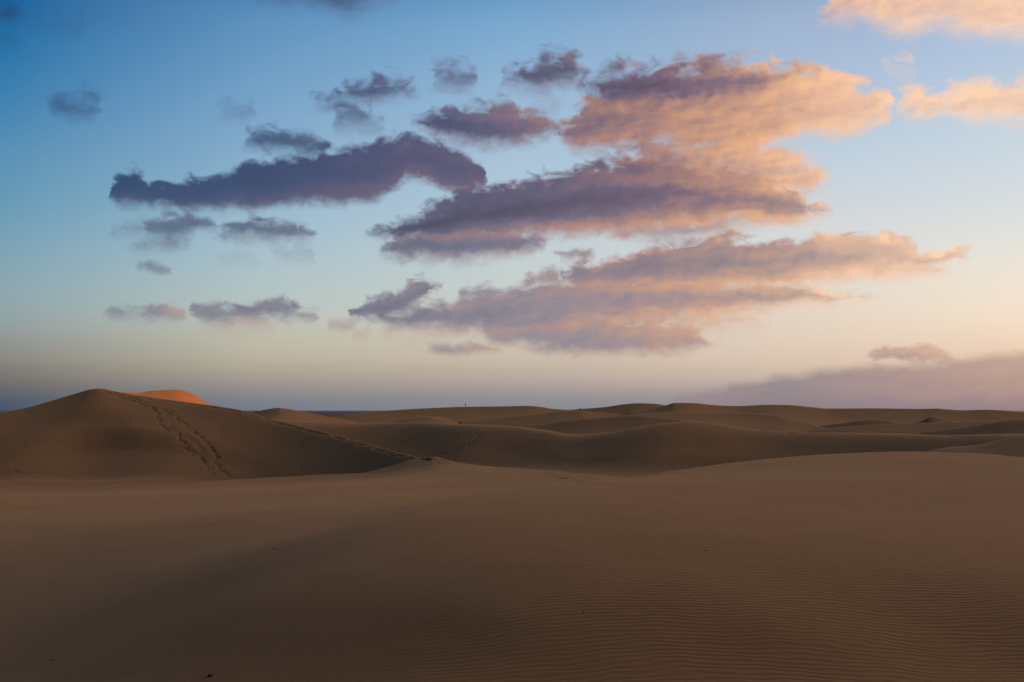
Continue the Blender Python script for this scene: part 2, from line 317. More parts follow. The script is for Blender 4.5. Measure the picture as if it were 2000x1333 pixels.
# ------------------------------------------------------------------ terrain
rng = np.random.default_rng(7)
_perm = np.concatenate([rng.permutation(512)] * 2)
_grad = rng.uniform(-1, 1, 1024)
def vnoise(x, y):
    xi = np.floor(x).astype(np.int64); yi = np.floor(y).astype(np.int64)
    fx = x - xi; fy = y - yi
    fx = fx * fx * fx * (fx * (fx * 6 - 15) + 10); fy = fy * fy * fy * (fy * (fy * 6 - 15) + 10)
    h = lambda a, b: _grad[_perm[(_perm[a & 511] + b) & 511]]
    return (h(xi, yi) * (1 - fx) + h(xi + 1, yi) * fx) * (1 - fy) + (h(xi, yi + 1) * (1 - fx) + h(xi + 1, yi + 1) * fx) * fy
def fbm(x, y, o=4):
    s = 0; a = 1.0
    for i in range(o):
        s = s + a * vnoise(x * 2 ** i + 17.3 * i, y * 2 ** i - 9.1 * i); a *= .5
    return s

def smooth_interp(x, xp, fp):
    """monotone cubic interpolation (PCHIP) with flat extension"""
    xp = np.asarray(xp, float); fp = np.asarray(fp, float)
    h = np.diff(xp); d = np.diff(fp) / h
    m = np.zeros_like(fp)
    for i in range(1, len(xp) - 1):
        if d[i-1] * d[i] > 0:
            w1 = 2 * h[i] + h[i-1]; w2 = h[i] + 2 * h[i-1]
            m[i] = (w1 + w2) / (w1 / d[i-1] + w2 / d[i])
    m[0], m[-1] = d[0], d[-1]
    x = np.asarray(x, float); xc = np.clip(x, xp[0], xp[-1])
    i = np.clip(np.searchsorted(xp, xc) - 1, 0, len(h) - 1)
    t = (xc - xp[i]) / h[i]
    return ((2*t**3 - 3*t**2 + 1) * fp[i] + (t**3 - 2*t**2 + t) * h[i] * m[i]
            + (-2*t**3 + 3*t**2) * fp[i+1] + (t**3 - t**2) * h[i] * m[i+1])

THT = np.linspace(-1.7, 1.7, 6801)                    # azimuth table, 0.5 mrad steps
def gauss(a, sig):
    n = int(4 * sig / .0005); k = np.exp(-.5 * (np.arange(-n, n + 1) * .0005 / sig) ** 2); k /= k.sum()
    return np.convolve(np.pad(a, n, mode='edge'), k, mode='valid')
class Table:
    """crest line over azimuth: exact line at the crest, softer bends further down the slopes"""
    def __init__(s, th, D, T, s1=.012, s2=.03, s3=.075):
        s.D = gauss(smooth_interp(THT, th, D), .02)
        t = smooth_interp(THT, th, T); zc = s.D * t
        s.z = [zc, gauss(zc, s1), gauss(zc, s2), gauss(zc, s3)]
    def get(s, th):
        thc = np.clip(th, -1.69, 1.69)
        return np.interp(thc, THT, s.D), [np.interp(thc, THT, z) for z in s.z]
def blend_levels(zs, a):
    a = np.clip(a, 0, 3)
    z = zs[0]
    for i in range(3):
        f = np.clip(a - i, 0, 1); f = f * f * (3 - 2 * f)
        z = z + (zs[i+1] - zs[i]) * f
    return z

class Ridge:
    def __init__(s, pts, sf, sb, rho, A, k=.5, fade=.35, lumpy=0.0):
        th, D, T = [], [], []
        for px, py, d in pts:
            a, t = pdir(px, py); th.append(a); D.append(d); T.append(t)
        s.th, s.D, s.T = th, D, T
        s.tab = Table(th, D, T)
        s.sf, s.sb, s.rho, s.A, s.k, s.fade, s.lumpy = sf, sb, rho, A, k, fade, lumpy
    def __call__(s, th, r):
        D, zs = s.tab.get(th)
        q0 = np.abs(r - D) / D
        zc = blend_levels(zs, (q0 - .003) / .055)
        out = np.maximum(s.th[0] - th, 0) + np.maximum(th - s.th[-1], 0)
        zc = zc - out * D * s.fade
        q = r - D
        sl = np.where(q < 0, s.sf(th) if callable(s.sf) else s.sf, s.sb)
        rho = s.rho
        dd = sl * (np.sqrt(q * q + rho * rho) - rho)
        A = s.A(th) if callable(s.A) else s.A
        return zc - A * (1 - np.exp(-dd / A))

RIDGES = [
 # left big dune
 Ridge([(-500,900,230),(-200,850,160),(0,806,163),(50,797,165),(100,783,167),(150,768,170),(180,760,171),(192,759,171),(230,765.5,169),(290,775,166),(420,793,160),(480,804,156),(540,822,150),(620,842,142),(700,862,133),(760,880,124),(800,891,117),(845,899,108)], lambda th: .275 + .06 / (1 + np.exp(-(th + .275) / .025)) - .10 / (1 + np.exp(-(th + .15) / .03)), .33, 1.2, 40, .35, .5),
 # orange dune behind it
 Ridge([(120,792,520),(180,774,540),(240,766,558),(270,767,568),(300,764,578),(330,762,588),(345,761.8,592),(360,764,596),(375,769,600),(395,780,606),(420,793,612),(450,806,620),(480,818,630)], .36, .3, 4, 30, .6, .5),
 Ridge([(440,813,430),(480,809,425),(500,804,420),(520,800,418),(545,797,416),(560,799,416),(600,806,414),(640,814,412),(690,822,410)], .16, .25, 1.2, 12, .35),
 Ridge([(540,822,500),(620,817,505),(660,812,510),(700,806.5,515),(760,802,520),(850,797,520),(905,795,520),(950,794.5,518),(990,794,516),(1030,793,515),(1060,795.5,514),(1080,799,512),(1110,801,510),(1200,808,505),(1280,814,500)], 0.20, .25, 3, 14, .4),
 Ridge([(1050,815,545),(1080,808,545),(1110,801,545),(1130,799.5,543),(1180,795.5,540),(1220,790,538),(1250,788,536),(1280,789,535),(1300,792,534),(1330,798,532),(1380,806,530)], 0.22, .25, 2.5, 14, .4),
 Ridge([(1230,804,480),(1280,797.5,482),(1300,792,484),(1320,787,485),(1350,787.5,487),(1400,792,490),(1440,793.5,492),(1470,792,494),(1500,791,495),(1540,791.5,496),(1580,795,498),(1620,798.5,500),(1700,798,500),(1800,799,500),(1830,798.5,500),(1850,800,500),(1880,801.5,500),(1920,800.5,500),(1960,802,500),(2000,805,500),(2100,806,500),(2400,800,480)], 0.20, .25, 3, 14, .4),
 Ridge([(900,823,390),(950,820,392),(1000,815,396),(1060,808,400),(1100,803.5,402),(1130,803,402),(1160,808,400),(1200,815,396),(1250,822,390)], 0.21, .25, 1.2, 12, .35),
 Ridge([(1100,824,370),(1180,815,375),(1250,808,380),(1350,805,385),(1430,807,388),(1480,808,388),(1520,812,385),(1550,820,375),(1590,831,365),(1630,840,355)], 0.18, .25, 1.2, 12, .35),
 Ridge([(1590,834,430),(1650,826,430),(1700,820.5,430),(1730,822,430),(1770,828,430),(1800,822,430),(1820,814.5,430),(1850,820,430),(1880,829,430)], .30, .12, 2, 6, .5, .35),
 Ridge([(1570,842,330),(1650,834,332),(1700,830,334),(1800,827,336),(1900,824,336),(2000,822,334),(2100,820,330),(2400,815,320)], 0.18, .2, 1.5, 12, .35),
 Ridge([(1700,850,285),(1800,844,288),(1900,832,290),(1960,822,290),(2000,819,290),(2100,815,288),(2400,815,270)], .28, .2, 2, 12, .3),
 Ridge([(700,836,318),(740,829,318),(770,823,320),(800,817,322),(840,814,322),(870,818,320),(897,828,318),(930,838,316)], .16, .25, 2, 8, .6, .3),
 Ridge([(850,842,290),(950,836,292),(1060,829,295),(1110,822,296),(1180,816,297),(1250,813,297),(1300,818,294),(1350,823,290),(1450,834,285),(1600,848,280)], .28, .2, 1.2, 12, .35),
 Ridge([(200,850,285),(400,830,280),(530,818,276),(600,825,272),(700,827,268),(800,825,262),(900,829,246),(1000,833,240),(1060,840,232),(1130,849,224),(1200,843,220),(1250,834,220),(1300,826,222),(1350,823.5,224),(1400,827,225),(1480,839,223),(1560,844,220),(1700,846,216),(1850,850,210),(1950,848,206),(2100,848,200),(2400,846,190)], .42, .2, 14, 16, 1.0),
 Ridge([(1780,890,172),(1850,874,176),(1900,870,178),(1960,858,180),(2000,851,180),(2100,845,178),(2400,830,165)], .16, .3, 2, 10, .4),
]
# foreground crest / foot line: (px, py, distance)
FG = [(-3000,905,60),(-1500,915,70),(-700,930,90),(-300,951,127),(0,952,128),(200,950,124),(330,946,123),(400,941,120),(460,936.5,114),(560,931,110),(640,927,107),(700,925.5,106),(760,912,106),(800,900,107),(830,894.5,108),(845,893,108),(870,898,107),(900,905,104),(960,912,93),(1050,917,78),(1150,926,62),(1200,930,55),(1240,932,51),(1300,922,50),(1400,908,50),(1500,897,50),(1600,889,50),(1700,884.5,50),(1780,883,50),(1900,885,49),(2000,892,47),(2300,915,40),(3000,920,40),(5000,905,50)]
FGT = Table([pdir(a, b)[0] for a, b, c in FG], [c for a, b, c in FG], [pdir(a, b)[1] for a, b, c in FG], .006, .01, .02)
# smooth sand surface between the photographer and that line: thin-plate spline through sample points (px, py, distance)
NEAR = [(0,1333,15.5),(500,1333,10.8),(1000,1333,9.6),(1500,1333,10),(2000,1333,11.5),
        (0,1200,23),(500,1200,13.2),(1000,1200,10.9),(1500,1200,11.2),(2000,1200,13),
        (0,1080,38),(0,1035,52),(500,1080,20),(1000,1080,14.5),(1500,1080,14.8),(2000,1080,17),
        (0,1000,68),(500,1000,37),(1000,1000,23),(1500,1000,21),(2000,1000,24),
        (0,965,106),(500,960,66),(1000,960,42),(1300,960,33),(1600,950,29),(2000,950,31),
        (1300,935,44),(1700,910,41)]
_p = []
for px, py, d in NEAR + [f for f in FG if -800 < f[0] < 2400]:
    a, t = pdir(px, py); _p.append((d * math.sin(a), d * math.cos(a), d * t))
_p += [(0, 0, -1.95), (0, -15, -3.6), (-25, -5, -6.8), (22, -5, -2.6), (-80, 10, -14), (60, 5, -3.5), (-45, 25, -9.5), (35, 20, -2.6)]
_p = np.array(_p)
def _tps(d2): return np.where(d2 > 0, .5 * d2 * np.log(np.maximum(d2, 1e-9)), 0)
_n = len(_p); _d2 = ((_p[:, None, :2] - _p[None, :, :2]) ** 2).sum(-1)
_A = np.zeros((_n + 3, _n + 3)); _A[:_n, :_n] = _tps(_d2) + np.eye(_n) * 4.0
_A[:_n, _n] = 1; _A[:_n, _n+1:] = _p[:, :2]; _A[_n, :_n] = 1; _A[_n+1:, :_n] = _p[:, :2].T
_c = np.linalg.solve(_A, np.concatenate([_p[:, 2], [0, 0, 0]]))
def near_surface(x, y):
    return near_base(x, y) + spur(x, y)
def spur(x, y):
    # a soft spur runs from the dip beside the right hand dune down towards the lower left
    ax, ay, bx, by = 7.0, 46.0, -3.6, 12.5
    L2 = (bx - ax) ** 2 + (by - ay) ** 2
    t = ((x - ax) * (bx - ax) + (y - ay) * (by - ay)) / L2
    d = ((x - ax) * (by - ay) - (y - ay) * (bx - ax)) / math.sqrt(L2)      # positive towards the left
    w = 2.2 + 3.4 * (1 - np.clip(t, -.3, 1.2))
    hgt = .37 * np.exp(-((t - .45) / .55) ** 2)
    return hgt * np.where(d > 0, np.exp(-(d / w) ** 2), 1 / (1 + (d / (w * 2.2)) ** 2))
def near_base(x, y):
    z = _c[_n] + _c[_n+1] * x + _c[_n+2] * y
    for k in range(_n):
        z = z + _c[k] * _tps((x - _p[k, 0]) ** 2 + (y - _p[k, 1]) ** 2)
    return z
_tz = near_surface(FGT.D * np.sin(THT), FGT.D * np.cos(THT))
FG_OFF = FGT.z[0] - _tz                      # what is missing at the crest line
FG_OFFS = [FG_OFF, gauss(FG_OFF, .01), gauss(FG_OFF, .03), gauss(FG_OFF, .08)]
def foreground(th, r):
    D, zs = FGT.get(th)
    u = np.clip(r / D, 0, 1)
    rr = np.minimum(r, D)
    out = np.full(np.broadcast(th, r).shape, -60.0)
    m = np.broadcast_to(r < D + 160, out.shape)
    thb, rb, Db, ub = [np.broadcast_to(v, out.shape)[m] for v in (th, rr, D, u)]
    thc = np.clip(thb, -1.69, 1.69)
    off = blend_levels([np.interp(thc, THT, o) for o in FG_OFFS], (1 - ub) / .08)
    off = off * np.exp(-((1 - ub) / .35) ** 2)
    z = near_surface(rb * np.sin(thb), rb * np.cos(thb)) + off
    q = np.maximum(np.broadcast_to(r, out.shape)[m] - Db, 0)
    dd = .30 * (np.sqrt(q * q + 1.2) - math.sqrt(1.2))
    out[m] = z - 13 * (1 - np.exp(-dd / 13))
    return out

def smax(a, b, k):
    h = np.clip(.5 + .5 * (a - b) / k, 0, 1)
    return b + (a - b) * h + k * h * (1 - h)

# unseen ridge added right of the frame to keep the low sun off the sand
def shade_ridge(th, r):
    x = r * np.sin(th); y = r * np.cos(th)
    xr = 150 + .52 * np.maximum(y, -120) + 6 * np.sin(y / 37.)
    hgt = 20.0 + 1.2 * np.sin(y / 51. + 1)
    hgt = hgt - 13.5 * np.exp(-((y - 468) / 8.) ** 2)  # notch shaped to let the sun onto one small dune
    q = x - xr
    return hgt - 70 * (1 - np.exp(-(.40 * (np.sqrt(q * q + 9) - 3)) / 70))

def H(th, r):
    """ground height relative to the eye"""
    x = r * np.sin(th); y = r * np.cos(th)
    far = np.clip((r - 600) / 300, 0, 1)
    floor = -11.5 + fbm(x / 90, y / 90, 3) * 1.6 * (1 - far) * np.clip(r / 60, 0, 1)
    z = floor
    fwd = np.abs(th) < 1.0
    for R_ in RIDGES:
        q = R_(th, r) - np.maximum(np.abs(th) - .75, 0) * 30
        z = smax(q, z, R_.k)
    z = smax(foreground(th, r), z, .25 + 2.6 / (1 + np.exp((th + .285) / .035)))
    rr_ = shade_ridge(th, r) - 25 * np.clip((r - 1100) / 300, 0, 1)
    z = smax(rr_, z, 1.0)
    amp = np.clip((r - 8) / 60, 0, 1) * (1 - far)
    z = z + fbm(x / 13 + 3, y / 13, 4) * .055 * amp + fbm(x / 3.1, y / 3.1 + 5, 3) * .012 * amp
    z = z + fbm(x / 5. + 9, y / 5., 3) * .02 * np.clip(r / 6, 0, 1) * np.clip((90 - r) / 60, 0, 1)
    # beyond the dunes the ground falls to a coastal plain
    plain = -13.2 + 0 * r
    return smax(rr_, z * (1 - far) + plain * far, 1.0)

# ---- polar grid centred on the viewpoint, dense where the picture looks
th_in = np.linspace(R(-30.5), R(30.5), 1350)
th_l = np.linspace(-math.pi, R(-30.5), 90)[:-1]; th_r = np.linspace(R(30.5), math.pi, 91)[1:-1]
TH = np.concatenate([th_l, th_in, th_r])
RR = np.concatenate([np.geomspace(.35, 5, 14)[:-1], np.geomspace(5, 60, 230)[:-1], np.arange(60, 100, .5), np.arange(100, 180, .28),
                     np.arange(180, 340, .5), np.arange(340, 640, .9), np.geomspace(640, 12000, 60)])
nT, nR = len(TH), len(RR)
G_T, G_R = np.meshgrid(TH, RR, indexing='ij')
Z = np.zeros_like(G_T)
for i in range(0, nT, 128): Z[i:i+128] = H(G_T[i:i+128], G_R[i:i+128])
TRK = np.zeros_like(Z)
X = G_R * np.sin(G_T); Y = G_R * np.cos(G_T)

def hit(px, py, rmin=4.0, rmax=620):
    """ground point seen at a pixel: (theta, r)"""
    th, t = pdir(px, py)
    rs = np.concatenate([np.geomspace(rmin, 60, 400), np.arange(60.2, rmax, .25)])
    z = H(np.full_like(rs, th), rs)
    k = np.argmax(z >= rs * t)
    return (th, rs[k]) if z[k] >= rs[k] * t else None
def ground(x, y):
    th = math.atan2(x, y); r = math.hypot(x, y)
    return float(H(np.array([th]), np.array([r]))[0]) + EYE

def dent(th, r, rad, depth, col=1.0, el=1.0, ang=0.0):
    depth *= .5; rad *= .75
    cx, cy = r * math.sin(th), r * math.cos(th)
    w = 3 * rad * max(el, 1)
    i0, i1 = np.searchsorted(TH, [th - w / r, th + w / r]); j0, j1 = np.searchsorted(RR, [r - w, r + w])
    if i1 <= i0 or j1 <= j0: return
    ddx = X[i0:i1, j0:j1] - cx; ddy = Y[i0:i1, j0:j1] - cy
    a = ddx * math.cos(ang) + ddy * math.sin(ang); b = -ddx * math.sin(ang) + ddy * math.cos(ang)
    d2 = (a / el) ** 2 + b ** 2
    g = np.exp(-d2 / rad ** 2)
    rim = np.exp(-(np.sqrt(d2) - 1.5 * rad) ** 2 / (.5 * rad) ** 2)
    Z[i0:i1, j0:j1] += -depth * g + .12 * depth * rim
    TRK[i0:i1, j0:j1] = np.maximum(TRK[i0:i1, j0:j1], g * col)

rnd = random.Random(5)
def trail(pts, n, jx, jy, rad, depth, col, el=1.0):
    seg = [0]
    for a, b in zip(pts, pts[1:]): seg.append(seg[-1] + math.hypot(b[0] - a[0], b[1] - a[1]))
    for i in range(n):
        s = (i + rnd.uniform(-.4, .4)) / n * seg[-1]
        s = min(max(s, 0), seg[-1])
        k = max(j for j in range(len(seg)) if seg[j] <= s + 1e-9); k = min(k, len(pts) - 2)
        f = (s - seg[k]) / (seg[k+1] - seg[k])
        px = pts[k][0] + f * (pts[k+1][0] - pts[k][0]) + rnd.gauss(0, jx)
        py = pts[k][1] + f * (pts[k+1][1] - pts[k][1]) + rnd.gauss(0, jy)
        h = hit(px, py)
        if h: dent(h[0], h[1], rad * rnd.uniform(.7, 1.35), depth * rnd.uniform(.6, 1.3), col * rnd.uniform(.6, 1), el * rnd.uniform(.8, 1.2), rnd.uniform(0, 3.1))
#TRAILS
# along the crest of the big left dune
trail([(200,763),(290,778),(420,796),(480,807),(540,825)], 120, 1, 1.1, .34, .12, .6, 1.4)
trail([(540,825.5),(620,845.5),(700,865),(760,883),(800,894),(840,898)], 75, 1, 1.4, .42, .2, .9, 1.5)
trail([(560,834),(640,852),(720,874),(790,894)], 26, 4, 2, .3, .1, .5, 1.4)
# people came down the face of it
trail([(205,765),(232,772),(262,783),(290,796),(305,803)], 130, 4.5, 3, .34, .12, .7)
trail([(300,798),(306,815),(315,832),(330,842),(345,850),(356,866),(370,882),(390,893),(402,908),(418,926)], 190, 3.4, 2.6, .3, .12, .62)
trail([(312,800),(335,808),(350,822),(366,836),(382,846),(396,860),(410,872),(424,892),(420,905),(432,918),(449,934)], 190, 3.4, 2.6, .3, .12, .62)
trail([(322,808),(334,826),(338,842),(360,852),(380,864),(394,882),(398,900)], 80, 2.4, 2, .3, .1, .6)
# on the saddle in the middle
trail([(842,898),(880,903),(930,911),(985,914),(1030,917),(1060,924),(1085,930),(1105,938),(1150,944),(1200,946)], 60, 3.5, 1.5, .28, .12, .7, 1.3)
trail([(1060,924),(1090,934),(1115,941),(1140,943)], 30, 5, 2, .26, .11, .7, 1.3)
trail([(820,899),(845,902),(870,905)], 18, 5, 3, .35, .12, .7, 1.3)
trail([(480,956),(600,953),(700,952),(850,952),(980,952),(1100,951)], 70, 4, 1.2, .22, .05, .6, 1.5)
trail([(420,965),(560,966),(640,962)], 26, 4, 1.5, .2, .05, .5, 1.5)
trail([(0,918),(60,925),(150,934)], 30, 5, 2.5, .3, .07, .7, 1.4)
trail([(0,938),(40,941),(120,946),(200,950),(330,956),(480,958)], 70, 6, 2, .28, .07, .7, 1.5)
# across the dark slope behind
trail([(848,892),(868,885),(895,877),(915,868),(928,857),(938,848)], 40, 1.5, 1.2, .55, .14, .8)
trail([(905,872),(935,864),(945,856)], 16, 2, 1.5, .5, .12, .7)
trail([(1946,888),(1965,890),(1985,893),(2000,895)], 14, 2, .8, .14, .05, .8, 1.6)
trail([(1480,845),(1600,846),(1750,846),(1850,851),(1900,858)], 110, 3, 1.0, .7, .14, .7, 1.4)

def grid_mesh(name, Xa, Ya, Za):
    n0, n1 = Xa.shape
    me = bpy.data.meshes.new(name)
    co = np.stack([Xa, Ya, Za], -1).reshape(-1, 3)
    cz = float(Za[:, 0].mean())
    co = np.vstack([co, [[0, 0, cz]]]).astype(np.float32)
    i = np.arange(n0)[:, None]; j = np.arange(n1 - 1)[None, :]
    a = i * n1 + j; b = ((i + 1) % n0) * n1 + j
    q = np.stack([a, a + 1, b + 1, b], -1).reshape(-1, 4)          # clockwise azimuth: this order faces up
    ii = np.arange(n0); tri = np.stack([np.full(n0, n0 * n1), ii * n1, ((ii + 1) % n0) * n1], -1)
    loops = np.concatenate([q.ravel(), tri.ravel()]).astype(np.int32)
    starts = np.concatenate([np.arange(len(q)) * 4, len(q) * 4 + np.arange(n0) * 3]).astype(np.int32)
    me.vertices.add(len(co)); me.vertices.foreach_set('co', co.ravel())
    me.loops.add(len(loops)); me.loops.foreach_set('vertex_index', loops)
    me.polygons.add(len(starts)); me.polygons.foreach_set('loop_start', starts)
    me.polygons.foreach_set('use_smooth', np.ones(len(starts), bool))
    me.update(calc_edges=True)
    return me
gm = grid_mesh('dunes', X, Y, Z + EYE)
at = gm.attributes.new('track', 'FLOAT', 'POINT')
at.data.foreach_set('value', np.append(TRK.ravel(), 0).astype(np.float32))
dunes = bpy.data.objects.new('sand_dunes', gm); COL.objects.link(dunes); structure(dunes)

# ---- sand
sand = bpy.data.materials.new('sand'); sand.use_nodes = True
nt = sand.node_tree; S = NB(nt); bsdf = nt.nodes['Principled BSDF']
geo = S.n('ShaderNodeNewGeometry'); P = geo.outputs['Position']
sp = S.n('ShaderNodeSeparateXYZ'); S.put(sp.inputs[0], P)
flat = S.xyz(sp.outputs[0], sp.outputs[1], 0.0)
dist = S.vm('LENGTH', flat)
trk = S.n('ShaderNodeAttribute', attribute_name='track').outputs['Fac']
n_big = S.noise(flat, .035, 4, .55).outputs[0]
n_mid = S.noise(flat, .6, 5, .6).outputs[0]
n_gr = S.noise(P, 90, 3, .7).outputs[0]
c = S.mix(S.mr(n_big, .3, .7), (.375, .168, .054), (.415, .192, .063))
c = S.mix(S.m('MULTIPLY', S.mr(n_mid, .35, .7), .34), c, (.27, .13, .046))
c = S.mix(S.m('MULTIPLY', S.mr(n_gr, .3, .75), .25), c, (.42, .235, .098))
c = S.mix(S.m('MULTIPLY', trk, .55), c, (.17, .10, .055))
# coastal plain beyond the dunes: flats with dark scrub, haze grey painted into the colours
scr = S.noise(S.vm('MULTIPLY', flat, (.0022, .0009, 0)), 3.0, 6, .65).outputs[0]
plainc = S.mix(S.mr(scr, .42, .62), (.20, .16, .17), (.055, .065, .075))
plainc = S.mix(S.mr(dist, 3500, 9000), plainc, (.17, .15, .18))  # painted haze: base colour fades to mauve with distance
c = S.mix(S.mr(dist, 700, 950), c, plainc)
S.put(bsdf.inputs['Base Color'], c)
bsdf.inputs['Roughness'].default_value = 1.0
bsdf.inputs['Specular IOR Level'].default_value = .1
# loose grains scatter light forward at grazing angles, so crests seen against the sky brighten
S.put(bsdf.inputs['Sheen Weight'], S.mr(dist, 560, 700, .2, 0)); bsdf.inputs['Sheen Roughness'].default_value = .45
bsdf.inputs['Sheen Tint'].default_value = (1.0, .70, .41, 1)
# wind ripples, running across the view; they come and go in patches
rw = S.noise(flat, .55, 3, .5).outputs['Color']
rw2 = S.noise(S.vm('MULTIPLY', flat, (.6, 1.6, 0)), 2.2, 3, .55).outputs['Color']
rp = S.vm('ADD', flat, S.vm('ADD', S.vm('SCALE', S.vm('SUBTRACT', rw, (.5, .5, .5)), sc=.6), S.vm('SCALE', S.vm('SUBTRACT', rw2, (.5, .5, .5)), sc=.2)))
rs = S.n('ShaderNodeSeparateXYZ'); S.put(rs.inputs[0], rp)
ph = S.m('ADD', S.m('MULTIPLY', rs.outputs[1], 1.0), S.m('MULTIPLY', rs.outputs[0], -.10))
def ripple(lam):
    w = S.m('SINE', S.m('MULTIPLY', ph, 2 * math.pi / lam))
    return S.m('MULTIPLY', S.m('ADD', w, S.m('MULTIPLY', S.m('MULTIPLY', w, w), .35)), lam * .025)
patch = S.mr(S.noise(flat, .09, 3, .5).outputs[0], .36, .62, kind='SMOOTHSTEP')
rightward = S.mr(S.m('DIVIDE', sp.outputs[0], S.m('MAXIMUM', dist, 1.0)), -.25, .12, .16, 1.0, kind='SMOOTHSTEP')
amp_f = S.m('MULTIPLY', S.m('MULTIPLY', S.m('MULTIPLY_ADD', patch, .7, .3), rightward), S.mr(dist, 20, 48, 1, 0, kind='SMOOTHSTEP'))
h1 = S.m('MULTIPLY', ripple(.098), amp_f)
gr = S.m('MULTIPLY', S.m('ADD', n_gr, S.noise(P, 25, 4, .7).outputs[0]), .0022)
w2 = S.m('SINE', S.m('MULTIPLY', S.m('ADD', ph, S.m('MULTIPLY', n_mid, .8)), 2 * math.pi / 1.15))
far_p = S.mr(S.noise(flat, .03, 3, .5).outputs[0], .42, .6, kind='SMOOTHSTEP')
gr2 = S.m('ADD', S.m('MULTIPLY', n_mid, .02), S.m('MULTIPLY', S.m('MULTIPLY', w2, far_p), S.mr(dist, 35, 120, 0, .006)))
b1 = S.n('ShaderNodeBump'); b1.inputs['Strength'].default_value = 1.0; b1.inputs['Distance'].default_value = 1.0
S.put(b1.inputs['Height'], S.m('ADD', h1, S.m('ADD', gr, gr2)))
nt.links.new(b1.outputs[0], bsdf.inputs['Normal'])
gm.materials.append(sand)

# ------------------------------------------------------------------ sea
thS = np.linspace(-math.pi, math.pi, 181)[:-1]
rS = np.geomspace(900, 90000, 60)
gT, gR = np.meshgrid(thS, rS, indexing='ij')
sea_z = 1.2 + 0 * gR
# the shore lies near on the left, far away elsewhere
sm = bpy.data.meshes.new('sea')
n0, n1 = gT.shape
co = np.stack([gR * np.sin(gT), gR * np.cos(gT), sea_z], -1).reshape(-1, 3)
faces = [(i * n1 + j, i * n1 + j + 1, ((i + 1) % n0) * n1 + j + 1, ((i + 1) % n0) * n1 + j) for i in range(n0) for j in range(n1 - 1)
         if (thS[i] < R(-19) or rS[j] > 9500)]
sm.from_pydata([tuple(p) for p in co], [], faces); sm.update()
sea = bpy.data.objects.new('sea', sm); COL.objects.link(sea); structure(sea)
wm = bpy.data.materials.new('sea_water'); wm.use_nodes = True
WN = NB(wm.node_tree); wb = wm.node_tree.nodes['Principled BSDF']
wb.inputs['Base Color'].default_value = (.018, .035, .06, 1); wb.inputs['Roughness'].default_value = .45
wp = WN.n('ShaderNodeNewGeometry').outputs['Position']
wbump = WN.n('ShaderNodeBump'); wbump.inputs['Strength'].default_value = .5; wbump.inputs['Distance'].default_value = 1.5
WN.put(wbump.inputs['Height'], WN.noise(wp, .05, 4, .6).outputs[0]); wm.node_tree.links.new(wbump.outputs[0], wb.inputs['Normal'])
sm.materials.append(wm)

# ------------------------------------------------------------------ plain materials
def flatmat(name, col, col2, scale, rough=.8):
    m = bpy.data.materials.new(name); m.use_nodes = True; q = NB(m.node_tree); b = m.node_tree.nodes['Principled BSDF']
    tcn = q.n('ShaderNodeTexCoord').outputs['Object']
    q.put(b.inputs['Base Color'], q.mix(q.mr(q.noise(tcn, scale, 4, .6).outputs[0], .35, .65), col, col2))
    b.inputs['Roughness'].default_value = rough
    return m
M_skin = flatmat('skin', (.32, .18, .12), (.27, .15, .10), 12)
M_dark = flatmat('dark_cloth', (.012, .013, .018), (.02, .02, .026), 20)
M_brown = flatmat('brown_cloth', (.03, .018, .018), (.045, .028, .026), 20)
M_hair = flatmat('hair', (.012, .009, .007), (.022, .016, .012), 40)
M_peb = flatmat('dark_stone', (.03, .026, .024), (.055, .048, .043), 60)
M_twig = flatmat('dry_wood', (.035, .022, .014), (.06, .04, .025), 80)
M_shell = flatmat('pale_stone', (.40, .34, .28), (.3, .25, .2), 60)

# ------------------------------------------------------------------ people
def skin_mesh(name, verts, edges, mat, parent, root=0, sub=2):
    me = bpy.data.meshes.new(name); me.from_pydata([v[:3] for v in verts], edges, [])
    o = bpy.data.objects.new(name, me); COL.objects.link(o)
    o.modifiers.new('Skin', 'SKIN')
    if not me.skin_vertices: me.attributes  # layer is created with the modifier
    bpy.context.view_layer.objects.active = o
    if len(me.skin_vertices) == 0:
        bpy.ops.mesh.customdata_skin_add()
    for i, v in enumerate(verts):
        sv = me.skin_vertices[0].data[i]; sv.radius = (v[3], v[4] if len(v) > 4 else v[3]); sv.use_root = (i == root)
    o.modifiers['Skin'].use_smooth_shade = True
    s = o.modifiers.new('Subdivision', 'SUBSURF'); s.levels = sub; s.render_levels = sub
    dg = bpy.context.evaluated_depsgraph_get()
    nm = bpy.data.meshes.new_from_object(o.evaluated_get(dg))
    o.modifiers.clear(); o.data = nm
    nm.materials.clear(); nm.materials.append(mat)
    o.parent = parent
    return o

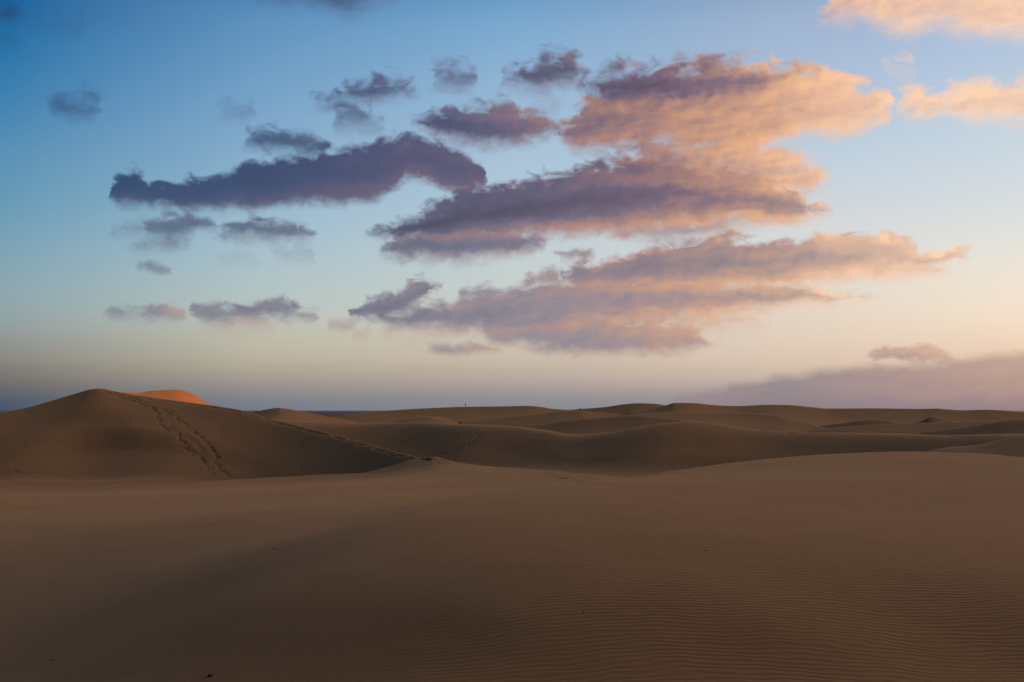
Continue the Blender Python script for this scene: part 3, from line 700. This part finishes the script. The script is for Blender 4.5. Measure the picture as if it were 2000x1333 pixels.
def person(pose, label, px, dist_rough, mats, yaw=0.0, group=None, D=None):
    th = pdir(px, 800)[0]
    # stand on the crest that makes the skyline at this azimuth
    rs = np.arange(dist_rough - 40, dist_rough + 40, .25)
    zz = H(np.full_like(rs, th), rs); k = int(np.argmax(zz / rs))
    r = rs[k]; x, y = r * math.sin(th), r * math.cos(th)
    root = bpy.data.objects.new('person', None); COL.objects.link(root)
    root.location = (x, y, ground(x, y) - .02); root.rotation_euler = (0, 0, yaw)
    if 'tiny' in label: root.location.z -= .42      # sits just behind the brink, only head and shoulders show
    root['label'] = label; root['category'] = 'person'
    # joints: x right, y away, z up (metres)
    if pose == 'standing':
        V = [(0,0,.96,.13,.10),(0,0,1.12,.125,.09),(0,.01,1.30,.15,.10),(0,.01,1.43,.12,.075),(0,0,1.50,.055),(0,-.005,1.56,.065),(0,-.01,1.66,.085),(0,-.01,1.74,.055),
             (.09,0,.90,.085),(.11,.02,.50,.055),(.12,-.04,.09,.036),(.13,.08,.03,.035),(.135,.17,.025,.02),
             (-.09,0,.90,.085),(-.11,-.03,.50,.055),(-.12,-.10,.09,.036),(-.13,.02,.03,.035),(-.135,.11,.025,.02),
             (.19,.01,1.41,.05),(.24,-.02,1.14,.04),(.25,.05,.90,.026),(.255,.07,.84,.026),
             (-.19,.01,1.41,.05),(-.24,-.02,1.14,.04),(-.25,.06,.90,.026),(-.255,.08,.84,.026)]
        E = [(0,1),(1,2),(2,3),(3,4),(4,5),(5,6),(6,7),(0,8),(8,9),(9,10),(10,11),(11,12),(0,13),(13,14),(14,15),(15,16),(16,17),(3,18),(18,19),(19,20),(20,21),(3,22),(22,23),(23,24),(24,25)]
        hands = [((.255,.075,.82), (0,.12,-1)), ((-.255,.085,.82), (0,.12,-1))]
        head = (0, -.01, 1.66)
        coat = [(0,0,.80,.20,.13),(0,0,1.0,.165,.125),(0,.01,1.25,.175,.125),(0,.01,1.42,.13,.09),(.20,.01,1.40,.065),(.245,-.02,1.14,.055),(.252,.045,.93,.045),(-.20,.01,1.40,.065),(-.245,-.02,1.14,.055),(-.252,.055,.93,.045)]
        CE = [(0,1),(1,2),(2,3),(3,4),(4,5),(5,6),(3,7),(7,8),(8,9)]
        leg = [(0,0,.93,.145,.115),(.095,0,.86,.10),(.115,.02,.50,.072),(.122,-.035,.12,.06),(-.095,0,.86,.10),(-.115,-.03,.50,.072),(-.122,-.095,.12,.06)]
        LE = [(0,1),(1,2),(2,3),(0,4),(4,5),(5,6)]
        feet = [((.13,.06,.035),0),((-.13,0,.035),0)]
    else:
        # sitting on the sand, knees drawn up, arms round the knees, torso leaning left
        V = [(0,0,.13,.15,.12),(0,.03,.30,.13,.10),(0,.05,.48,.15,.10),(0,.07,.60,.12,.075),(0,.09,.67,.055),(0,.11,.72,.065),(0,.13,.82,.085),(0,.13,.90,.055),
             (.10,.08,.13,.09),(.14,.42,.42,.058),(.14,.56,.10,.038),(.14,.66,.04,.036),(.14,.75,.03,.02),
             (-.10,.08,.13,.09),(-.14,.40,.44,.058),(-.14,.55,.10,.038),(-.14,.65,.04,.036),(-.14,.74,.03,.02),
             (.19,.08,.58,.05),(.23,.26,.42,.04),(.08,.46,.36,.026),(.03,.49,.35,.026),
             (-.19,.08,.58,.05),(-.23,.26,.42,.04),(-.08,.46,.37,.026),(-.03,.49,.36,.026)]
        E = [(0,1),(1,2),(2,3),(3,4),(4,5),(5,6),(6,7),(0,8),(8,9),(9,10),(10,11),(11,12),(0,13),(13,14),(14,15),(15,16),(16,17),(3,18),(18,19),(19,20),(20,21),(3,22),(22,23),(23,24),(24,25)]
        hands = [((.02,.50,.35), (-1,.2,-.2)), ((-.02,.50,.37), (1,.2,-.2))]
        head = (0, .13, .82)
        coat = [(0,-.01,.10,.19,.15),(0,.02,.28,.165,.13),(0,.05,.46,.175,.12),(0,.065,.58,.13,.09),(.20,.08,.57,.065),(.235,.26,.42,.055),(.10,.44,.37,.045),(-.20,.08,.57,.065),(-.235,.26,.42,.055),(-.10,.44,.38,.045)]
        CE = [(0,1),(1,2),(2,3),(3,4),(4,5),(5,6),(3,7),(7,8),(8,9)]
        leg = [(0,.02,.13,.16,.13),(.10,.10,.15,.105),(.14,.42,.42,.075),(.14,.55,.13,.06),(-.10,.10,.15,.105),(-.14,.40,.44,.075),(-.14,.54,.13,.06)]
        LE = [(0,1),(1,2),(2,3),(0,4),(4,5),(5,6)]
        feet = [((.14,.64,.04),0),((-.14,.63,.04),0)]
    body = skin_mesh('body', V, E, M_skin, root)
    # fingers joined into the body mesh
    bm = bmesh.new(); bm.from_mesh(body.data)
    for (hp, hd) in hands:
        d = Vector(hd).normalized(); side = d.cross(Vector((0, 1, .1))).normalized()
        bmesh.ops.create_icosphere(bm, subdivisions=1, radius=.035, matrix=__import__('mathutils').Matrix.Translation(Vector(hp)))
        for k in range(5):
            off = side * ((k - 2) * .017) + d * (.03 + (.035, .045, .05, .045, .02)[k] * .5)
            L = (.06, .075, .08, .07, .045)[k]
            mt = __import__('mathutils').Matrix.Translation(Vector(hp) + off + d * L / 2) @ d.to_track_quat('Z', 'Y').to_matrix().to_4x4()
            bmesh.ops.create_cone(bm, cap_ends=True, segments=6, radius1=.009, radius2=.006, depth=L, matrix=mt)
    # nose, ears
    hx, hy, hz = head
    for off, sc in (((0, .088, -.01), .016), ((.078, 0, -.005), .02), ((-.078, 0, -.005), .02)):
        bmesh.ops.create_icosphere(bm, subdivisions=1, radius=sc, matrix=__import__('mathutils').Matrix.Translation((hx + off[0], hy + off[1], hz + off[2])))
    bm.to_mesh(body.data); bm.free()
    for p in body.data.polygons: p.use_smooth = True
    skin_mesh('jacket', coat, CE, mats[0], root)
    skin_mesh('trousers', leg, LE, mats[1], root)
    bm = bmesh.new(); bmesh.ops.create_icosphere(bm, subdivisions=3, radius=.106)
    for v in bm.verts:
        v.co.z *= 1.08
        if v.co.y > .03 and v.co.z < .045: v.co *= .62
        if v.co.z < -.06: v.co *= .6
        v.co += Vector((hx, hy - .006, hz + .035))
    me = bpy.data.meshes.new('hair'); bm.to_mesh(me); bm.free(); me.materials.append(M_hair)
    ho = bpy.data.objects.new('hair', me); COL.objects.link(ho); ho.parent = root
    for (fx, fy, fz), a in feet:
        bm = bmesh.new(); bmesh.ops.create_icosphere(bm, subdivisions=2, radius=1)
        for v in bm.verts:
            v.co = Vector((v.co.x * .052 * (1.1 if v.co.y > 0 else .85), v.co.y * .145, max(v.co.z, -.6) * .055))
            v.co += Vector((fx, fy + .02, fz))
        me = bpy.data.meshes.new('shoe'); bm.to_mesh(me); bm.free(); me.materials.append(M_dark)
        so = bpy.data.objects.new('shoe', me); COL.objects.link(so); so.parent = root
    return root
person('standing', 'person in dark clothes standing upright on the far dune skyline', 909, 520, (M_dark, M_dark), 0.3)
person('sitting', 'person in dark clothes sitting hunched in a dip of the far skyline', 1132, 543, (M_brown, M_dark), -1.2)
person('sitting', 'tiny figure in brown sitting on top of the sunlit orange dune', 343, 591, (M_brown, M_brown), .6)

# ------------------------------------------------------------------ bits lying on the near sand
def place(px, py):
    th, r = hit(px, py, 2.5)
    x, y = r * math.sin(th), r * math.cos(th)
    return x, y, ground(x, y), r
def pebble(px, py, wpx, hx, label, mat, seed, name='pebble', cat='stone', sz=(1, .7, .45), rot=0.0):
    x, y, z, r = place(px, py); w = wpx / F * r / 2
    bm = bmesh.new(); bmesh.ops.create_icosphere(bm, subdivisions=4, radius=1)
    for v in bm.verts:
        n = mnoise.noise(v.co * 1.3 + Vector((seed, 0, 0))) * .35 + mnoise.noise(v.co * 4 + Vector((0, seed, 0))) * .1
        v.co = v.co * (1 + n)
        v.co = Vector((v.co.x * w * sz[0], v.co.y * w * sz[1], v.co.z * w * sz[2]))
    me = bpy.data.meshes.new(name); bm.to_mesh(me); bm.free(); me.materials.append(mat)
    for p in me.polygons: p.use_smooth = True
    o = bpy.data.objects.new(name, me); COL.objects.link(o); o.location = (x, y, z + w * sz[2] * .45); o.rotation_euler = (0, 0, rot)
    o['label'] = label; o['category'] = cat
    return o
def twig(px, py, wpx, label, seed, bend=.3, rot=0.0):
    x, y, z, r = place(px, py); L = wpx / F * r
    rr = random.Random(seed); bm = bmesh.new(); prev = None; n = 14
    for i in range(n + 1):
        t = i / n - .5; rad = L * .055 * (1.1 - abs(t)) * rr.uniform(.8, 1.2)
        c = Vector((t * L, math.sin(t * 3.1) * L * bend, L * .05 + abs(t) * L * .22 + rr.uniform(-.01, .01) * L))
        ring = [bm.verts.new(c + Vector((0, math.cos(a) * rad, math.sin(a) * rad))) for a in [k * math.pi / 4 for k in range(8)]]
        if prev:
            for k in range(8): bm.faces.new((prev[k], prev[(k + 1) % 8], ring[(k + 1) % 8], ring[k]))
        else: bm.faces.new(ring)
        prev = ring
    bm.faces.new(list(reversed(prev)))
    me = bpy.data.meshes.new('twig'); bm.to_mesh(me); bm.free(); me.materials.append(M_twig)
    o = bpy.data.objects.new('twig', me); COL.objects.link(o); o.location = (x, y, z); o.rotation_euler = (0, 0, rot)
    o['label'] = label; o['category'] = 'twig'
    return o
pebble(411, 1324, 11, 0, 'black pebble on bare sand at the bottom edge, largest speck on the near sand', M_peb, 1.0, rot=.5, sz=(1, .75, .55))
pebble(1140, 1202, 4, 0, 'small dark pebble among the wind ripples in the lower middle', M_peb, 4.0)
pebble(1380, 1079, 6, 0, 'tiny pale pebble on the rippled sand of the right hand hump', M_shell, 9.0)
twig(535, 1073, 8, 'small curled dark twig on smooth sand below the foot of the big left dune', 2, .3, .4)
twig(216, 1175, 6, 'tiny dark twig on smooth dark sand, between the curled twig and the left edge', 3, .2, .5)
twig(101, 1292, 9, 'thin dark twig near the bottom left corner of the sand', 6, .12, .5)
